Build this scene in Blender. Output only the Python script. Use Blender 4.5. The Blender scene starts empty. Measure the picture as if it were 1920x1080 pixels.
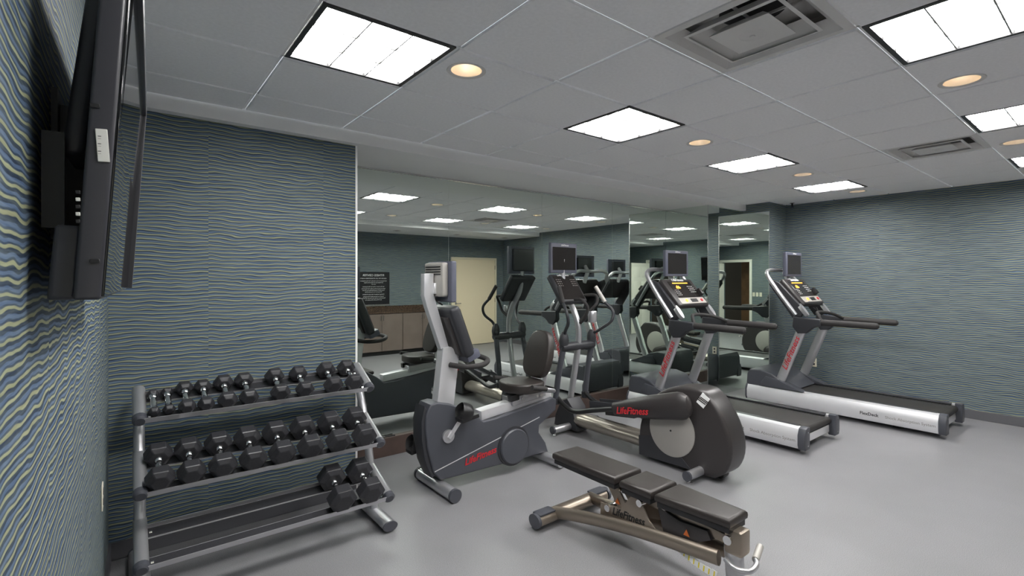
import bpy, bmesh, math, random
from mathutils import Vector, Matrix
random.seed(7)
S = bpy.context.scene
COL = S.collection
# ---------------------------------------------------------------- camera
TH = .6789; FPX = 932.85
cam = bpy.data.cameras.new('camera'); camo = bpy.data.objects.new('camera', cam); COL.objects.link(camo)
camo.location = (0, 0, 1.57); camo.rotation_euler = (math.pi/2, 0, -TH)
cam.sensor_width = 36; cam.lens = FPX/1920*36; cam.shift_x = -22.15/1920; cam.shift_y = -16.95/1920
cam.clip_start = .01; cam.clip_end = 60
S.camera = camo
# ---------------------------------------------------------------- world, exposure
w = bpy.data.worlds.new('world'); S.world = w; w.use_nodes = True
w.node_tree.nodes['Background'].inputs[0].default_value = (.8, .85, .9, 1)
w.node_tree.nodes['Background'].inputs[1].default_value = .25
S.view_settings.view_transform = 'Standard'; S.view_settings.look = 'None'
S.view_settings.gamma = 1; S.view_settings.exposure = 1.80
TROFFER_STRENGTH = 12.0
CAN_STRENGTH = 14.0
# ---------------------------------------------------------------- materials
def mat(name, col, rough=.5, metal=0, spec=.5, emit=None, es=0, coat=0):
    m = bpy.data.materials.new(name); m.use_nodes = True
    b = m.node_tree.nodes['Principled BSDF']
    b.inputs['Base Color'].default_value = (*col, 1); b.inputs['Roughness'].default_value = rough
    b.inputs['Metallic'].default_value = metal; b.inputs['Specular IOR Level'].default_value = spec
    b.inputs['Coat Weight'].default_value = coat
    if emit: b.inputs['Emission Color'].default_value = (*emit, 1); b.inputs['Emission Strength'].default_value = es
    return m
def nodes(m): return m.node_tree.nodes, m.node_tree.links, m.node_tree.nodes['Principled BSDF']
def noisy(m, scale, amt, detail=3, bump=0, bscale=None):
    """fine grain: noise multiplies the base colour a little, optional bump"""
    N, L, b = nodes(m)
    col = b.inputs['Base Color'].default_value[:]
    tc = N.new('ShaderNodeTexCoord'); n = N.new('ShaderNodeTexNoise'); n.inputs['Scale'].default_value = scale; n.inputs['Detail'].default_value = detail
    L.new(tc.outputs['Object'], n.inputs['Vector'])
    r = N.new('ShaderNodeMapRange'); r.inputs[1].default_value = .3; r.inputs[2].default_value = .7; r.inputs[3].default_value = 1-amt; r.inputs[4].default_value = 1+amt
    L.new(n.outputs['Fac'], r.inputs[0])
    mx = N.new('ShaderNodeMix'); mx.data_type = 'RGBA'; mx.blend_type = 'MULTIPLY'; mx.inputs[0].default_value = 1
    mx.inputs[6].default_value = col; L.new(r.outputs[0], mx.inputs[7]); L.new(mx.outputs[2], b.inputs['Base Color'])
    if bump:
        n2 = N.new('ShaderNodeTexNoise'); n2.inputs['Scale'].default_value = bscale or scale; L.new(tc.outputs['Object'], n2.inputs['Vector'])
        bp = N.new('ShaderNodeBump'); bp.inputs['Strength'].default_value = bump; bp.inputs['Distance'].default_value = .004
        L.new(n2.outputs['Fac'], bp.inputs['Height']); L.new(bp.outputs['Normal'], b.inputs['Normal'])
    return m
M = {}
def wallpaper():
    m = mat('wallpaper', (.2, .25, .26), .62, spec=.3); N, L, b = nodes(m)
    g = N.new('ShaderNodeNewGeometry'); sp = N.new('ShaderNodeSeparateXYZ'); L.new(g.outputs['Position'], sp.inputs[0])
    def math_(op, a, b_=None, c=None):
        n = N.new('ShaderNodeMath'); n.operation = op
        for i, v in enumerate((a, b_, c)):
            if v is None: continue
            if isinstance(v, (int, float)): n.inputs[i].default_value = v
            else: L.new(v, n.inputs[i])
        return n.outputs[0]
    u = math_('ADD', sp.outputs[0], sp.outputs[1]); z = sp.outputs[2]
    strip = math_('FLOOR', math_('DIVIDE', math_('SUBTRACT', u, 4.012-.686*8), .686))
    off = math_('MULTIPLY', strip, 7.31)
    def noise(su, sz, zoff, detail=2, rough=.5):
        c = N.new('ShaderNodeCombineXYZ'); L.new(math_('MULTIPLY', u, su), c.inputs[0]); L.new(math_('MULTIPLY', z, sz), c.inputs[1])
        L.new(math_('ADD', off, zoff), c.inputs[2])
        n = N.new('ShaderNodeTexNoise'); n.inputs['Scale'].default_value = 1; n.inputs['Detail'].default_value = detail; n.inputs['Roughness'].default_value = rough
        L.new(c.outputs[0], n.inputs['Vector']); return n.outputs['Fac']
    wav = noise(4.0, 4, 0, 1); wav2 = noise(9, 16, 3, 1)
    p = math_('ADD', math_('DIVIDE', z, .0225), math_('ADD', math_('MULTIPLY', wav, 1.9), math_('MULTIPLY', wav2, 1.0)))
    fr = math_('FRACT', p)
    ramp = N.new('ShaderNodeValToRGB'); L.new(fr, ramp.inputs[0]); e = ramp.color_ramp.elements
    DK = (.021, .037, .068, 1); MB = (.10, .158, .265, 1); YE = (.36, .37, .20, 1); D2 = (.040, .066, .112, 1)
    e[0].position = 0; e[0].color = DK; e[1].position = 1; e[1].color = DK
    for pos, c in ((.2, DK), (.27, YE), (.45, YE), (.52, D2), (.62, D2), (.68, MB), (.88, MB), (.95, DK)):
        k = e.new(pos); k.color = c
    # second family of threads, fainter, so the ribbons break and merge
    fib = noise(5, 120, 9, 3, .6)
    r2 = N.new('ShaderNodeValToRGB'); L.new(fib, r2.inputs[0]); r2.color_ramp.elements[0].position = .38; r2.color_ramp.elements[1].position = .62
    r2.color_ramp.elements[0].color = (.03, .052, .092, 1); r2.color_ramp.elements[1].color = (.24, .29, .285, 1)
    mx = N.new('ShaderNodeMix'); mx.data_type = 'RGBA'; mx.inputs[0].default_value = .26
    L.new(ramp.outputs[0], mx.inputs[6]); L.new(r2.outputs[0], mx.inputs[7]); L.new(mx.outputs[2], b.inputs['Base Color'])
    return m
M['paper'] = wallpaper()
def floor_mat():
    m = noisy(mat('rubber floor', (.212, .21, .22), .42, spec=.4), 2.2, .05)
    N, L, b = nodes(m)
    src = b.inputs['Base Color'].links[0].from_socket
    tc = N.new('ShaderNodeTexCoord'); n = N.new('ShaderNodeTexNoise'); n.inputs['Scale'].default_value = 260; n.inputs['Detail'].default_value = 1
    L.new(tc.outputs['Object'], n.inputs['Vector'])
    r = N.new('ShaderNodeMapRange'); r.inputs[1].default_value = .35; r.inputs[2].default_value = .65; r.inputs[3].default_value = .78; r.inputs[4].default_value = 1.2
    L.new(n.outputs['Fac'], r.inputs[0])
    mx = N.new('ShaderNodeMix'); mx.data_type = 'RGBA'; mx.blend_type = 'MULTIPLY'; mx.inputs[0].default_value = 1
    L.new(src, mx.inputs[6]); L.new(r.outputs[0], mx.inputs[7]); L.new(mx.outputs[2], b.inputs['Base Color'])
    return m
M['floor'] = floor_mat()
M['tile'] = noisy(mat('ceiling tile', (.90, .90, .915), .9, spec=.1), 60, .03, bump=.15, bscale=220)
M['white'] = mat('white paint', (.88, .88, .88), .6, spec=.3)
M['grid'] = mat('ceiling grid', (.88, .88, .88), .5)
M['mirror'] = mat('mirror glass', (.77, .83, .78), .0, metal=1)
M['alu'] = mat('aluminium trim', (.75, .75, .75), .25, metal=1)
M['base'] = mat('grey vinyl base', (.10, .10, .11), .5)
M['brownbase'] = noisy(mat('brown wood base', (.075, .05, .042), .4), 9, .15)
M['char'] = mat('charcoal plastic', (.030, .031, .036), .42)
M['char2'] = mat('slate plastic', (.062, .065, .078), .4)
M['umber'] = mat('warm dark plastic', (.036, .032, .032), .34)
M['black'] = mat('black plastic', (.012, .012, .013), .4)
M['gloss'] = mat('gloss black', (.006, .006, .007), .05, spec=.6)
M['screen'] = mat('dark screen', (.018, .015, .014), .18)
M['bezel'] = mat('blue grey bezel', (.10, .105, .14), .4)
M['rubber'] = noisy(mat('black rubber', (.026, .026, .030), .4), 120, .2)
M['grip'] = mat('foam grip', (.028, .026, .026), .75)
M['leather'] = noisy(mat('dark upholstery', (.028, .023, .021), .4, spec=.5), 140, .1, bump=.1, bscale=400)
M['silver'] = mat('silver paint', (.55, .55, .57), .32, metal=.75)
M['silverl'] = mat('light silver', (.74, .74, .76), .35, metal=.5)
M['champ'] = mat('champagne metal', (.42, .38, .33), .34, metal=.8)
M['bronze'] = mat('bronze metal', (.33, .28, .23), .36, metal=.8)
M['disc'] = mat('grey disc', (.45, .43, .40), .45, metal=.3)
M['chrome'] = mat('chrome', (.8, .8, .8), .12, metal=1)
M['red'] = mat('red print', (.55, .02, .03), .5)
M['whitep'] = mat('white print', (.85, .85, .85), .5)
M['greyp'] = mat('grey print', (.25, .24, .23), .5)
M['blackp'] = mat('black print', (.01, .01, .01), .5)
M['orange'] = mat('amber lamp', (.8, .3, .03), .5, emit=(1, .35, .04), es=.9)
M['belt'] = noisy(mat('running belt', (.022, .02, .019), .6), 200, .25)
M['cream'] = mat('cream door', (.78, .66, .47), .5)
M['creamtrim'] = mat('cream trim', (.70, .62, .46), .5)
M['wdoor'] = mat('white door paint', (.74, .72, .64), .5)
M['cab'] = noisy(mat('cabinet laminate', (.15, .115, .098), .5), 3, .12)
M['brown'] = noisy(mat('brown wood', (.12, .06, .025), .5), 4, .25)
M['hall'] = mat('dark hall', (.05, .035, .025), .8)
M['plate'] = mat('ivory plate', (.75, .70, .58), .4)
M['sign'] = mat('sign black', (.012, .012, .014), .3)
M['yellow'] = mat('yellow print', (.75, .6, .02), .5)
M['warn'] = mat('orange warning print', (.5, .12, .02), .5)
M['tvbody'] = mat('tv shell', (.035, .035, .042), .35)
M['sticker'] = mat('pale sticker', (.6, .6, .56), .5)
M['vent'] = mat('diffuser white', (.68, .67, .66), .5)
M['dark'] = mat('duct dark', (.01, .01, .012), .7)
M['lens'] = mat('lit diffuser', (.9, .9, .85), .6, emit=(1, .99, .975), es=TROFFER_STRENGTH)
M['louver'] = mat('grey louver', (.30, .30, .29), .45)
M['can'] = mat('warm reflector', (.94, .87, .79), .28, metal=1)
M['bulb'] = mat('warm bulb', (1, .9, .7), .5, emit=(1, .86, .68), es=CAN_STRENGTH)
def granite():
    m = mat('dark granite', (.05, .035, .03), .15); N, L, b = nodes(m)
    v = N.new('ShaderNodeTexVoronoi'); v.inputs['Scale'].default_value = 70; tc = N.new('ShaderNodeTexCoord'); L.new(tc.outputs['Object'], v.inputs['Vector'])
    r = N.new('ShaderNodeValToRGB'); r.color_ramp.elements[0].color = (.015, .012, .012, 1); r.color_ramp.elements[1].color = (.14, .09, .06, 1)
    L.new(v.outputs['Color'], r.inputs[0]); L.new(r.outputs[0], b.inputs['Base Color']); return m
M['granite'] = granite()
# ---------------------------------------------------------------- mesh helpers
class MB:
    def __init__(s): s.bm = bmesh.new()
    def box(s, x0, x1, y0, y1, z0, z1, bev=0, seg=2):
        b = bmesh.new(); bmesh.ops.create_cube(b, size=1)
        for v in b.verts: v.co = ((x0+x1)/2+v.co.x*(x1-x0), (y0+y1)/2+v.co.y*(y1-y0), (z0+z1)/2+v.co.z*(z1-z0))
        if bev: bmesh.ops.bevel(b, geom=b.edges[:]+b.verts[:], offset=bev, segments=seg, profile=.6, affect='EDGES', clamp_overlap=True)
        return s.add(b)
    def add(s, b, mtx=None):
        if mtx: bmesh.ops.transform(b, matrix=mtx, verts=b.verts[:])
        me = bpy.data.meshes.new('t'); b.to_mesh(me); b.free(); s.bm.from_mesh(me); bpy.data.meshes.remove(me); return s
    def obox(s, c, ax, ay, az, sx, sy, sz, bev=0, seg=2):
        """box with its own axes"""
        b = bmesh.new(); bmesh.ops.create_cube(b, size=1)
        for v in b.verts: v.co = (v.co.x*sx, v.co.y*sy, v.co.z*sz)
        if bev: bmesh.ops.bevel(b, geom=b.edges[:]+b.verts[:], offset=bev, segments=seg, profile=.6, affect='EDGES', clamp_overlap=True)
        X, Y, Z = Vector(ax).normalized(), Vector(ay).normalized(), Vector(az).normalized()
        m = Matrix((X, Y, Z)).transposed().to_4x4(); m.translation = Vector(c)
        return s.add(b, m)
    def prism(s, poly, axis, a, b_, bev=0, seg=2):
        """polygon extruded along an axis: axis 'x' poly=(y,z); 'y' poly=(x,z); 'z' poly=(x,y)"""
        b = bmesh.new()
        def P(p, t): return {'x': (t, p[0], p[1]), 'y': (p[0], t, p[1]), 'z': (p[0], p[1], t)}[axis]
        v0 = [b.verts.new(P(p, a)) for p in poly]; v1 = [b.verts.new(P(p, b_)) for p in poly]
        n = len(poly); f0 = b.faces.new(v0); f1 = b.faces.new(v1[::-1])
        for i in range(n): b.faces.new((v0[i], v1[i], v1[(i+1) % n], v0[(i+1) % n]))
        bmesh.ops.recalc_face_normals(b, faces=b.faces[:])
        if bev:
            ed = [e for f in b.faces if len(f.verts) == n and n != 4 or f in (f0, f1) for e in f.edges] if n != 4 else list(f0.edges)+list(f1.edges)
            bmesh.ops.bevel(b, geom=list(set(ed)), offset=bev, segments=seg, profile=.6, affect='EDGES', clamp_overlap=True)
        return s.add(b)
    def tube(s, pts, r, seg=12, flat=None, up=None, caps=True):
        """swept tube; r number or list; flat=(a,b) scales the section along its two normals"""
        pts = [Vector(p) for p in pts]; n = len(pts); rs = r if isinstance(r, (list, tuple)) else [r]*n
        rings = []; ref = Vector(up) if up else None
        for i, p in enumerate(pts):
            t = (pts[min(i+1, n-1)]-pts[max(i-1, 0)]).normalized()
            if ref is None: ref = Vector((0, 0, 1)) if abs(t.z) < .9 else Vector((0, 1, 0))
            n1 = (ref - t*ref.dot(t)).normalized(); n2 = t.cross(n1); ref = n1
            a, b_ = flat or (1, 1)
            rings.append([s.bm.verts.new(p+(n1*math.cos(q)*a+n2*math.sin(q)*b_)*rs[i]) for q in [2*math.pi*k/seg for k in range(seg)]])
        for i in range(n-1):
            for k in range(seg): s.bm.faces.new((rings[i][k], rings[i][(k+1) % seg], rings[i+1][(k+1) % seg], rings[i+1][k]))
        if caps: s.bm.faces.new(rings[0][::-1]); s.bm.faces.new(rings[-1])
        return s
    def lathe(s, prof, o=(0, 0, 0), axis='z', seg=28, cap0=True, cap1=True):
        """profile (r, t) turned about an axis through o"""
        rings = []
        for r, t in prof:
            ring = []
            for k in range(seg):
                q = 2*math.pi*k/seg; a, b_ = r*math.cos(q), r*math.sin(q)
                v = {'z': (a, b_, t), 'y': (a, t, b_), 'x': (t, a, b_)}[axis]
                ring.append(s.bm.verts.new(Vector(o)+Vector(v)))
            rings.append(ring)
        for i in range(len(rings)-1):
            for k in range(seg): s.bm.faces.new((rings[i][k], rings[i][(k+1) % seg], rings[i+1][(k+1) % seg], rings[i+1][k]))
        if cap0: s.bm.faces.new(rings[0][::-1])
        if cap1: s.bm.faces.new(rings[-1])
        return s
    def quad(s, a, b, c, d): s.bm.faces.new([s.bm.verts.new(p) for p in (a, b, c, d)]); return s
    def mesh(s, name, m):
        bmesh.ops.recalc_face_normals(s.bm, faces=s.bm.faces[:])
        me = bpy.data.meshes.new(name); s.bm.to_mesh(me); s.bm.free(); me.materials.append(M[m])
        me.polygons.foreach_set('use_smooth', [True]*len(me.polygons)); me.set_sharp_from_angle(angle=math.radians(38)); return me
    def build(s, name, m, parent=None, label=None, kind=None):
        return link(name, s.mesh(name, m), parent, label, kind)
def link(name, me, parent=None, label=None, kind=None):
    o = bpy.data.objects.new(name, me); COL.objects.link(o)
    if parent: o.parent = parent
    if label: o['label'] = label
    if kind: o['kind'] = kind
    return o
def thing(name, label, cat, loc=(0, 0, 0), rz=0, group=None):
    o = bpy.data.objects.new(name, None); COL.objects.link(o); o.location = loc; o.rotation_euler = (0, 0, rz); o.empty_display_size = .1
    return tag(o, label, cat, group)
def tag(o, label, cat, group=None):
    o['label'] = label; o['category'] = cat
    if group: o['group'] = group
    return o
def struct(o, label=None):
    o['kind'] = 'structure'
    if label: o['label'] = label
    return o
def smooth(pts, n=6):
    pts = [Vector(p) for p in pts]; out = []
    for i in range(len(pts)-1):
        p0 = pts[max(i-1, 0)]; p1 = pts[i]; p2 = pts[i+1]; p3 = pts[min(i+2, len(pts)-1)]
        for k in range(n):
            t = k/n; out.append(.5*((2*p1)+(p2-p0)*t+(2*p0-5*p1+4*p2-p3)*t*t+(3*p1-p0-3*p2+p3)*t**3))
    return out+[pts[-1]]
def text(name, body, size, m, parent, o, xd, yd, shear=0, sx=1, label=None, align='LEFT', bold=0):
    c = bpy.data.curves.new('txt', 'FONT'); c.body = body; c.size = size; c.shear = shear; c.extrude = .0006; c.align_x = align; c.offset = bold; c.resolution_u = 2
    t = bpy.data.objects.new('txt', c); COL.objects.link(t)
    me = bpy.data.meshes.new_from_object(t.evaluated_get(bpy.context.evaluated_depsgraph_get()))
    bpy.data.objects.remove(t); bpy.data.curves.remove(c)
    X = Vector(xd).normalized(); Y = Vector(yd); Y = (Y-X*Y.dot(X)).normalized(); Z = X.cross(Y)
    mt = Matrix((X*sx, Y, Z)).transposed().to_4x4(); mt.translation = Vector(o)
    me.transform(mt); me.materials.clear(); me.materials.append(M[m]); me.name = name
    return link(name, me, parent, label)
def copy_tree(o, parent=None):
    c = o.copy(); COL.objects.link(c); c.parent = parent
    for ch in o.children: copy_tree(ch, c)
    return c
# ================================================================ THE ROOM
ZC = 2.632; ZS = 2.542          # ceiling grid, soffit underside
XR = 7.43; YF = -1.6            # right wall, front wall
DM = 4.22; DW = 3.60            # mirror wall, papered wall beside it
L1, D1, L2, D2 = 5.99, 3.57, 6.91, 3.20
XA = 1.33                       # where the mirror alcove begins
def xl(y): return -.06-.025*(DW-y)     # left wall runs very slightly out of square
T = .15
fl = MB().box(-1.6, XR+T, YF-T, DM+T, -.1, 0).build('floor', 'floor'); struct(fl, 'grey speckled rubber gym floor')
# left wall with its doorway
YD0, YD1, ZD = -.72, .12, 2.06
wl = MB()
def lw(y0, y1, z0, z1): wl.prism([(xl(y0)-T, y0), (xl(y0), y0), (xl(y1), y1), (xl(y1)-T, y1)], 'z', z0, z1)
lw(YF-T, YD0, 0, ZC); lw(YD1, DW+.02, 0, ZC); lw(YD0, YD1, ZD, ZC)
struct(wl.build('wall_left', 'paper'), 'wall in wavy blue and green striped wallpaper behind the television')
struct(MB().box(-.06-.02, XA, DW, DM+T, 0, ZC).build('wall_back', 'paper'), 'wallpapered wall behind the dumbbell rack')
struct(MB().box(XA, L1+.01, DM+.008, DM+T, 0, ZS+.05).build('wall_mirror', 'white'), 'wall behind the mirror panels')
wc = MB().box(L1+.008, XR+T, D1+.008, DM+T, 0, ZC).box(L2+.008, XR+T, D2, D1+.02, 0, ZC)
struct(wc.build('wall_column', 'paper'), 'stepped wallpapered corner between mirrors and right wall')
struct(MB().box(XR, XR+T, YF-T, D2+.01, 0, ZC).build('wall_right', 'paper'), 'long wallpapered wall beside the far treadmill')
struct(MB().box(xl(YF)-T, XR+T, YF-T, YF, 0, ZC).build('wall_front', 'paper'), 'wallpapered wall seen in the mirror, with door and cabinets')
# soffits
struct(MB().box(xl(3.5), L2+.006, 3.53, DM+.01, ZS, ZC+.05).build('trim_1', 'white'), 'white soffit dropped over the mirror wall')
struct(MB().box(xl(YF)-.01, XR, YF, -.2, ZS, ZC+.05).build('trim_2', 'white'), 'white soffit over the cabinets, seen in the mirror')
# baseboards
def base(name, x0, x1, y0, y1): struct(MB().box(x0, x1, y0, y1, 0, .10, .003, 1).build(name, 'base'), None)
base('baseboard_back', -.06, XA, DW-.012, DW); base('baseboard_right', XR-.012, XR, YF, D2); base('baseboard_column', L2, XR, D2-.012, D2)
b_ = MB(); b_.prism([(xl(YD1+.07), YD1+.07), (xl(YD1+.07)+.012, YD1+.07), (xl(DW)+.012, DW), (xl(DW), DW)], 'z', 0, .10); struct(b_.build('baseboard_left', 'base'))
base('baseboard_front', 7.2, XR, YF, YF+.012)
struct(MB().box(XA, L1, DM-.035, DM+.01, 0, .165, .003, 1).build('baseboard_mirror', 'brownbase'), 'dark brown wooden base under the mirrors')
struct(MB().box(XA-.006, XA+.008, DW-.004, DW+.02, 0, ZS).build('trim_3', 'white'), 'pale corner strip at the end of the papered wall')
# ---------------------------------------------------------------- mirrors
def mirror(name, x0, x1, y0, y1, z0, z1, label):
    t = thing(name, label, 'mirror', ((x0+x1)/2, (y0+y1)/2, z0), 0, 'wall mirror panels')
    cx, cy = (x0+x1)/2, (y0+y1)/2
    MB().box(x0-cx, x1-cx, y0-cy, y1-cy, 0, z1-z0).build('glass', 'mirror', t)
    return t
xs = [XA, 2.466, 3.665, 4.85, L1]
names = ['mirror panel next to the papered wall and dumbbell rack', 'mirror panel behind the recumbent bike screen', 'mirror panel behind the elliptical', 'mirror panel in the corner behind the nearer treadmill']
for i in range(4):
    m_ = mirror('wall_mirror', xs[i]+.0015, xs[i+1]-.0015, DM, DM+.006, .165, ZS, names[i])
mirror('wall_mirror', L1, L1+.006, D1, DM, .165, ZS, 'narrow side mirror on the alcove return left of the column')
mirror('wall_mirror', L1, L2, D1, D1+.006, .0, ZS, 'mirror facing the room between alcove edge and column')
mirror('wall_mirror', L2, L2+.006, D2, D1, .0, 2.50, 'mirror on the side of the papered column by the far treadmill')
for x, y, z1, lab in ((L1, D1, ZS, 'bright metal edge strip of the alcove mirror'), (L2, D2, 2.5, 'bright metal edge strip of the column mirror')):
    tag(MB().box(x-.003, x+.006, y-.004, y+.005, 0, z1).build('mirror_edge_strip', 'alu'), lab, 'trim')
tag(MB().box(XA, L1, DM-.012, DM, ZS-.014, ZS-.001).build('mirror_channel', 'alu'), 'thin bright channel along the top of the mirrors', 'trim')
# ---------------------------------------------------------------- ceiling
GX, GY, TS = .5926, 3.1853, .6096
ce = MB()
gx = [GX+TS*i for i in range(-1, 12)]; gy = [GY-TS*i for i in range(0, 6)]
YC0, YC1 = -.2, 3.53
for x in gx: ce.box(x-.006, x+.006, YC0, YC1, ZC+.006, ZC+.02)
for y in gy: ce.box(xl(y), XR, y-.006, y+.006, ZC+.006, ZC+.02)
ceil = struct(ce.build('ceiling', 'grid'), 'suspended ceiling of white square tiles')
TROFF = [(c, r) for c in (0, 3, 6, 9) for r in (1, 4)]; DIFF = [(2, 3), (7, 3)]
CANS = [(1.36, 2.15), (3.49, 2.15), (5.37, 2.15), (6.92, 2.15), (1.36, .60), (3.49, .60), (5.38, .60), (6.92, .60)]
def tile_mesh(w, h, hole=None):
    m = MB(); a, b_ = w/2, h/2
    if not hole: m.box(-a, a, -b_, b_, 0, .015, .004, 1)
    else:
        hx, hy, r = hole
        ang = sorted([2*math.pi*k/32 for k in range(32)]+[math.atan2(sy*b_-hy, sx*a-hx) % (2*math.pi) for sx in (1, -1) for sy in (1, -1)])
        ins, outs = [], []
        for q in ang:
            d = (math.cos(q), math.sin(q))
            t = min([((a if d[0] > 0 else -a)-hx)/d[0] if abs(d[0]) > 1e-9 else 9, ((b_ if d[1] > 0 else -b_)-hy)/d[1] if abs(d[1]) > 1e-9 else 9])
            ins.append((hx+r*d[0], hy+r*d[1])); outs.append((hx+t*d[0], hy+t*d[1]))
        n = len(ang)
        for z in (0, .015):
            vi = [m.bm.verts.new((*p, z)) for p in ins]; vo = [m.bm.verts.new((*p, z)) for p in outs]
            for i in range(n): m.bm.faces.new((vi[i], vo[i], vo[(i+1) % n], vi[(i+1) % n]))
            if z == 0: v0i, v0o = vi, vo
        for i in range(n):
            k = (i+1) % n; m.bm.faces.new((v0o[i], v0o[k], vo[k], vo[i])); m.bm.faces.new((v0i[i], v0i[k], vi[k], vi[i]))
    return m
full = tile_mesh(TS-.018, TS-.018).mesh('ceiling_tile', 'tile')
xe = [xl(1.5)]+gx+[XR]; ye = [YC1]+gy+[YC0]
for i in range(len(xe)-1):
    for j in range(len(ye)-1):
        x0, x1, y1, y0 = xe[i], xe[i+1], ye[j], ye[j+1]
        c, r = i-2, j-1
        if (c, r) in TROFF or (c, r) in DIFF or x1-x0 < .03: continue
        cx, cy = (x0+x1)/2, (y0+y1)/2
        hole = next(((hx-cx, hy-cy, .082) for hx, hy in CANS if x0 < hx < x1 and y0 < hy < y1), None)
        if hole or x1-x0 < TS-.01 or y1-y0 < TS-.01: me = tile_mesh(x1-x0-.018, y1-y0-.018, hole).mesh('ceiling_tile', 'tile')
        else: me = full
        o = link('ceiling_tile', me, ceil); o.location = (cx, cy, ZC-.005)
# troffers
LN = {(0, 1): 'square ceiling light nearest the television, glowing white', (3, 1): 'square ceiling light above the recumbent bike, nine glowing cells', (6, 1): 'square ceiling light over the nearer treadmill, third from the television',
      (9, 1): 'farthest square ceiling light, near the right wallpapered wall', (0, 4): 'square ceiling light over the doorway, above the camera', (3, 4): 'large looking square ceiling light at the top right corner of the photo',
      (6, 4): 'square ceiling light at the right edge, beside the far air diffuser', (9, 4): 'sliver of square ceiling light at far right edge above the wallpaper'}
def troffer(c, r):
    x, y = GX+TS*(c+.5), GY-TS*(r+.5)
    t = thing('ceiling_light', LN[(c, r)], 'ceiling light', (x, y, ZC), 0, 'square fluorescent ceiling lights')
    a = TS/2-.008; b_ = a-.022
    f = MB()
    for s in (1, -1):
        f.box(s*b_ if s > 0 else -a, a if s > 0 else -b_, -a, a, -.001, .016); f.box(-b_, b_, s*b_ if s > 0 else -a, a if s > 0 else -b_, -.001, .016)
    f.build('frame', 'black', t, 'dark recessed frame')
    MB().box(-a, a, -a, a, .016, .021).build('diffuser', 'lens', t, 'glowing diffuser')
    for k in (-1, 1):
        p = b_/3*k
        MB().prism([(p-.003, .002), (p+.003, .002), (p+.008, .016), (p-.008, .016)], 'x', -b_, b_).build('louver', 'louver', t)
        MB().prism([(p-.003, .002), (p+.003, .002), (p+.008, .016), (p-.008, .016)], 'y', -b_, b_).build('louver', 'louver', t)
for c, r in TROFF: troffer(c, r)
CN = ['round recessed downlight beside the ceiling light nearest the television', 'round recessed downlight between the second and third square lights', 'small round recessed downlight beyond the third square light', 'farthest small round downlight close to the right wall',
      'round recessed downlight above the doorway, out of the frame', 'warm round recessed downlight below the top right square light', 'warm round recessed downlight at the right edge of the photo', 'round downlight by the right wall, outside the frame']
can_me = [MB().lathe([(.078, 0), (.098, -.004), (.1, -.002), (.1, .0), (.08, .003)], cap0=False, cap1=False).mesh('trim_ring', 'vent'),
          MB().lathe([(.08, 0), (.072, .04), (.055, .11), (.03, .13)], cap0=False).mesh('reflector', 'can'),
          MB().lathe([(.002, .07), (.022, .075), (.03, .095), (.02, .125)]).mesh('bulb', 'bulb')]
for (x, y), lab in zip(CANS, CN):
    t = thing('downlight', lab, 'ceiling light', (x, y, ZC-.004), 0, 'round recessed downlights')
    for me, n in zip(can_me, ('trim_ring', 'reflector', 'bulb')): link(n, me, t)
for k, x in enumerate((2.9, 4.3, 5.7, 7.0)):
    t = thing('soffit_downlight', ['small downlight in the soffit over the sign, seen in the mirror', 'small downlight in the soffit over the cabinets, seen in the mirror', 'small downlight in the soffit left of the cream door, seen in the mirror', 'small downlight in the soffit by the right wall, seen in the mirror'][k], 'ceiling light', (x, -.95, ZS-.001), 0, 'downlights in the rear soffit')
    MB().lathe([(.05, .0), (.075, -.006), (.078, -.003), (.078, .0)], cap0=False, cap1=False).build('trim_ring', 'vent', t)
    MB().lathe([(.0, -.003), (.05, -.001)], cap0=False, cap1=False).build('bulb', 'dark', t)
# air diffusers
def diffuser(c, r, lab):
    x, y = GX+TS*(c+.5), GY-TS*(r+.5)
    t = thing('air_diffuser', lab, 'air vent', (x, y, ZC), 0, 'square ceiling air diffusers')
    def pyr(name, a, z0, b_, z1, m='vent'):
        q = MB()
        P = [(-a, -a, z0), (a, -a, z0), (a, a, z0), (-a, a, z0)]; Q = [(-b_, -b_, z1), (b_, -b_, z1), (b_, b_, z1), (-b_, b_, z1)]
        for i in range(4): q.quad(P[i], P[(i+1) % 4], Q[(i+1) % 4], Q[i])
        return q, P, Q
    q = MB()
    for a, z0, b_, z1 in ((.298, -.001, .262, -.003), (.262, -.003, .215, .045)): q.bm.from_mesh(pyr('x', a, z0, b_, z1)[0].mesh('x', 'vent'))
    q.build('rim', 'vent', t)
    for a, z0, b_, z1 in ((.205, -.004, .145, .05), (.205, -.004, .19, -.007)): pyr('cone', a, z0, b_, z1)[0].build('cone', 'vent', t)
    pyr('inner', .128, -.008, .085, .03)[0].build('cone', 'vent', t)
    MB().box(-.128, .128, -.128, .128, -.010, -.008, .0008, 1).build('centre_plate', 'vent', t)
    MB().lathe([(.002, -.018), (.01, -.018), (.012, -.014), (.045, -.013), (.055, -.010)], cap1=False).build('hub', 'vent', t)
    MB().box(-.29, .29, -.29, .29, .10, .104).build('plenum_plate', 'vent', t)
    MB().lathe([(.002, .098), (.135, .098)], cap0=False, cap1=False).build('duct', 'dark', t, 'dark round duct')
    for sx in (-1, 1): MB().box(sx*.29-.002, sx*.29+.002, -.29, .29, .0, .104).box(-.29, .29, sx*.29-.002, sx*.29+.002, .0, .104).build('plenum_side', 'vent', t)
    MB().box(-.2, .2, -.004, .004, .05, .06).box(-.004, .004, -.2, .2, .05, .06).build('cross_bar', 'vent', t)
diffuser(2, 3, 'square air diffuser at the top of the photo, with nested square cones'); diffuser(7, 3, 'farther square air diffuser near the right wallpapered wall')
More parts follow.
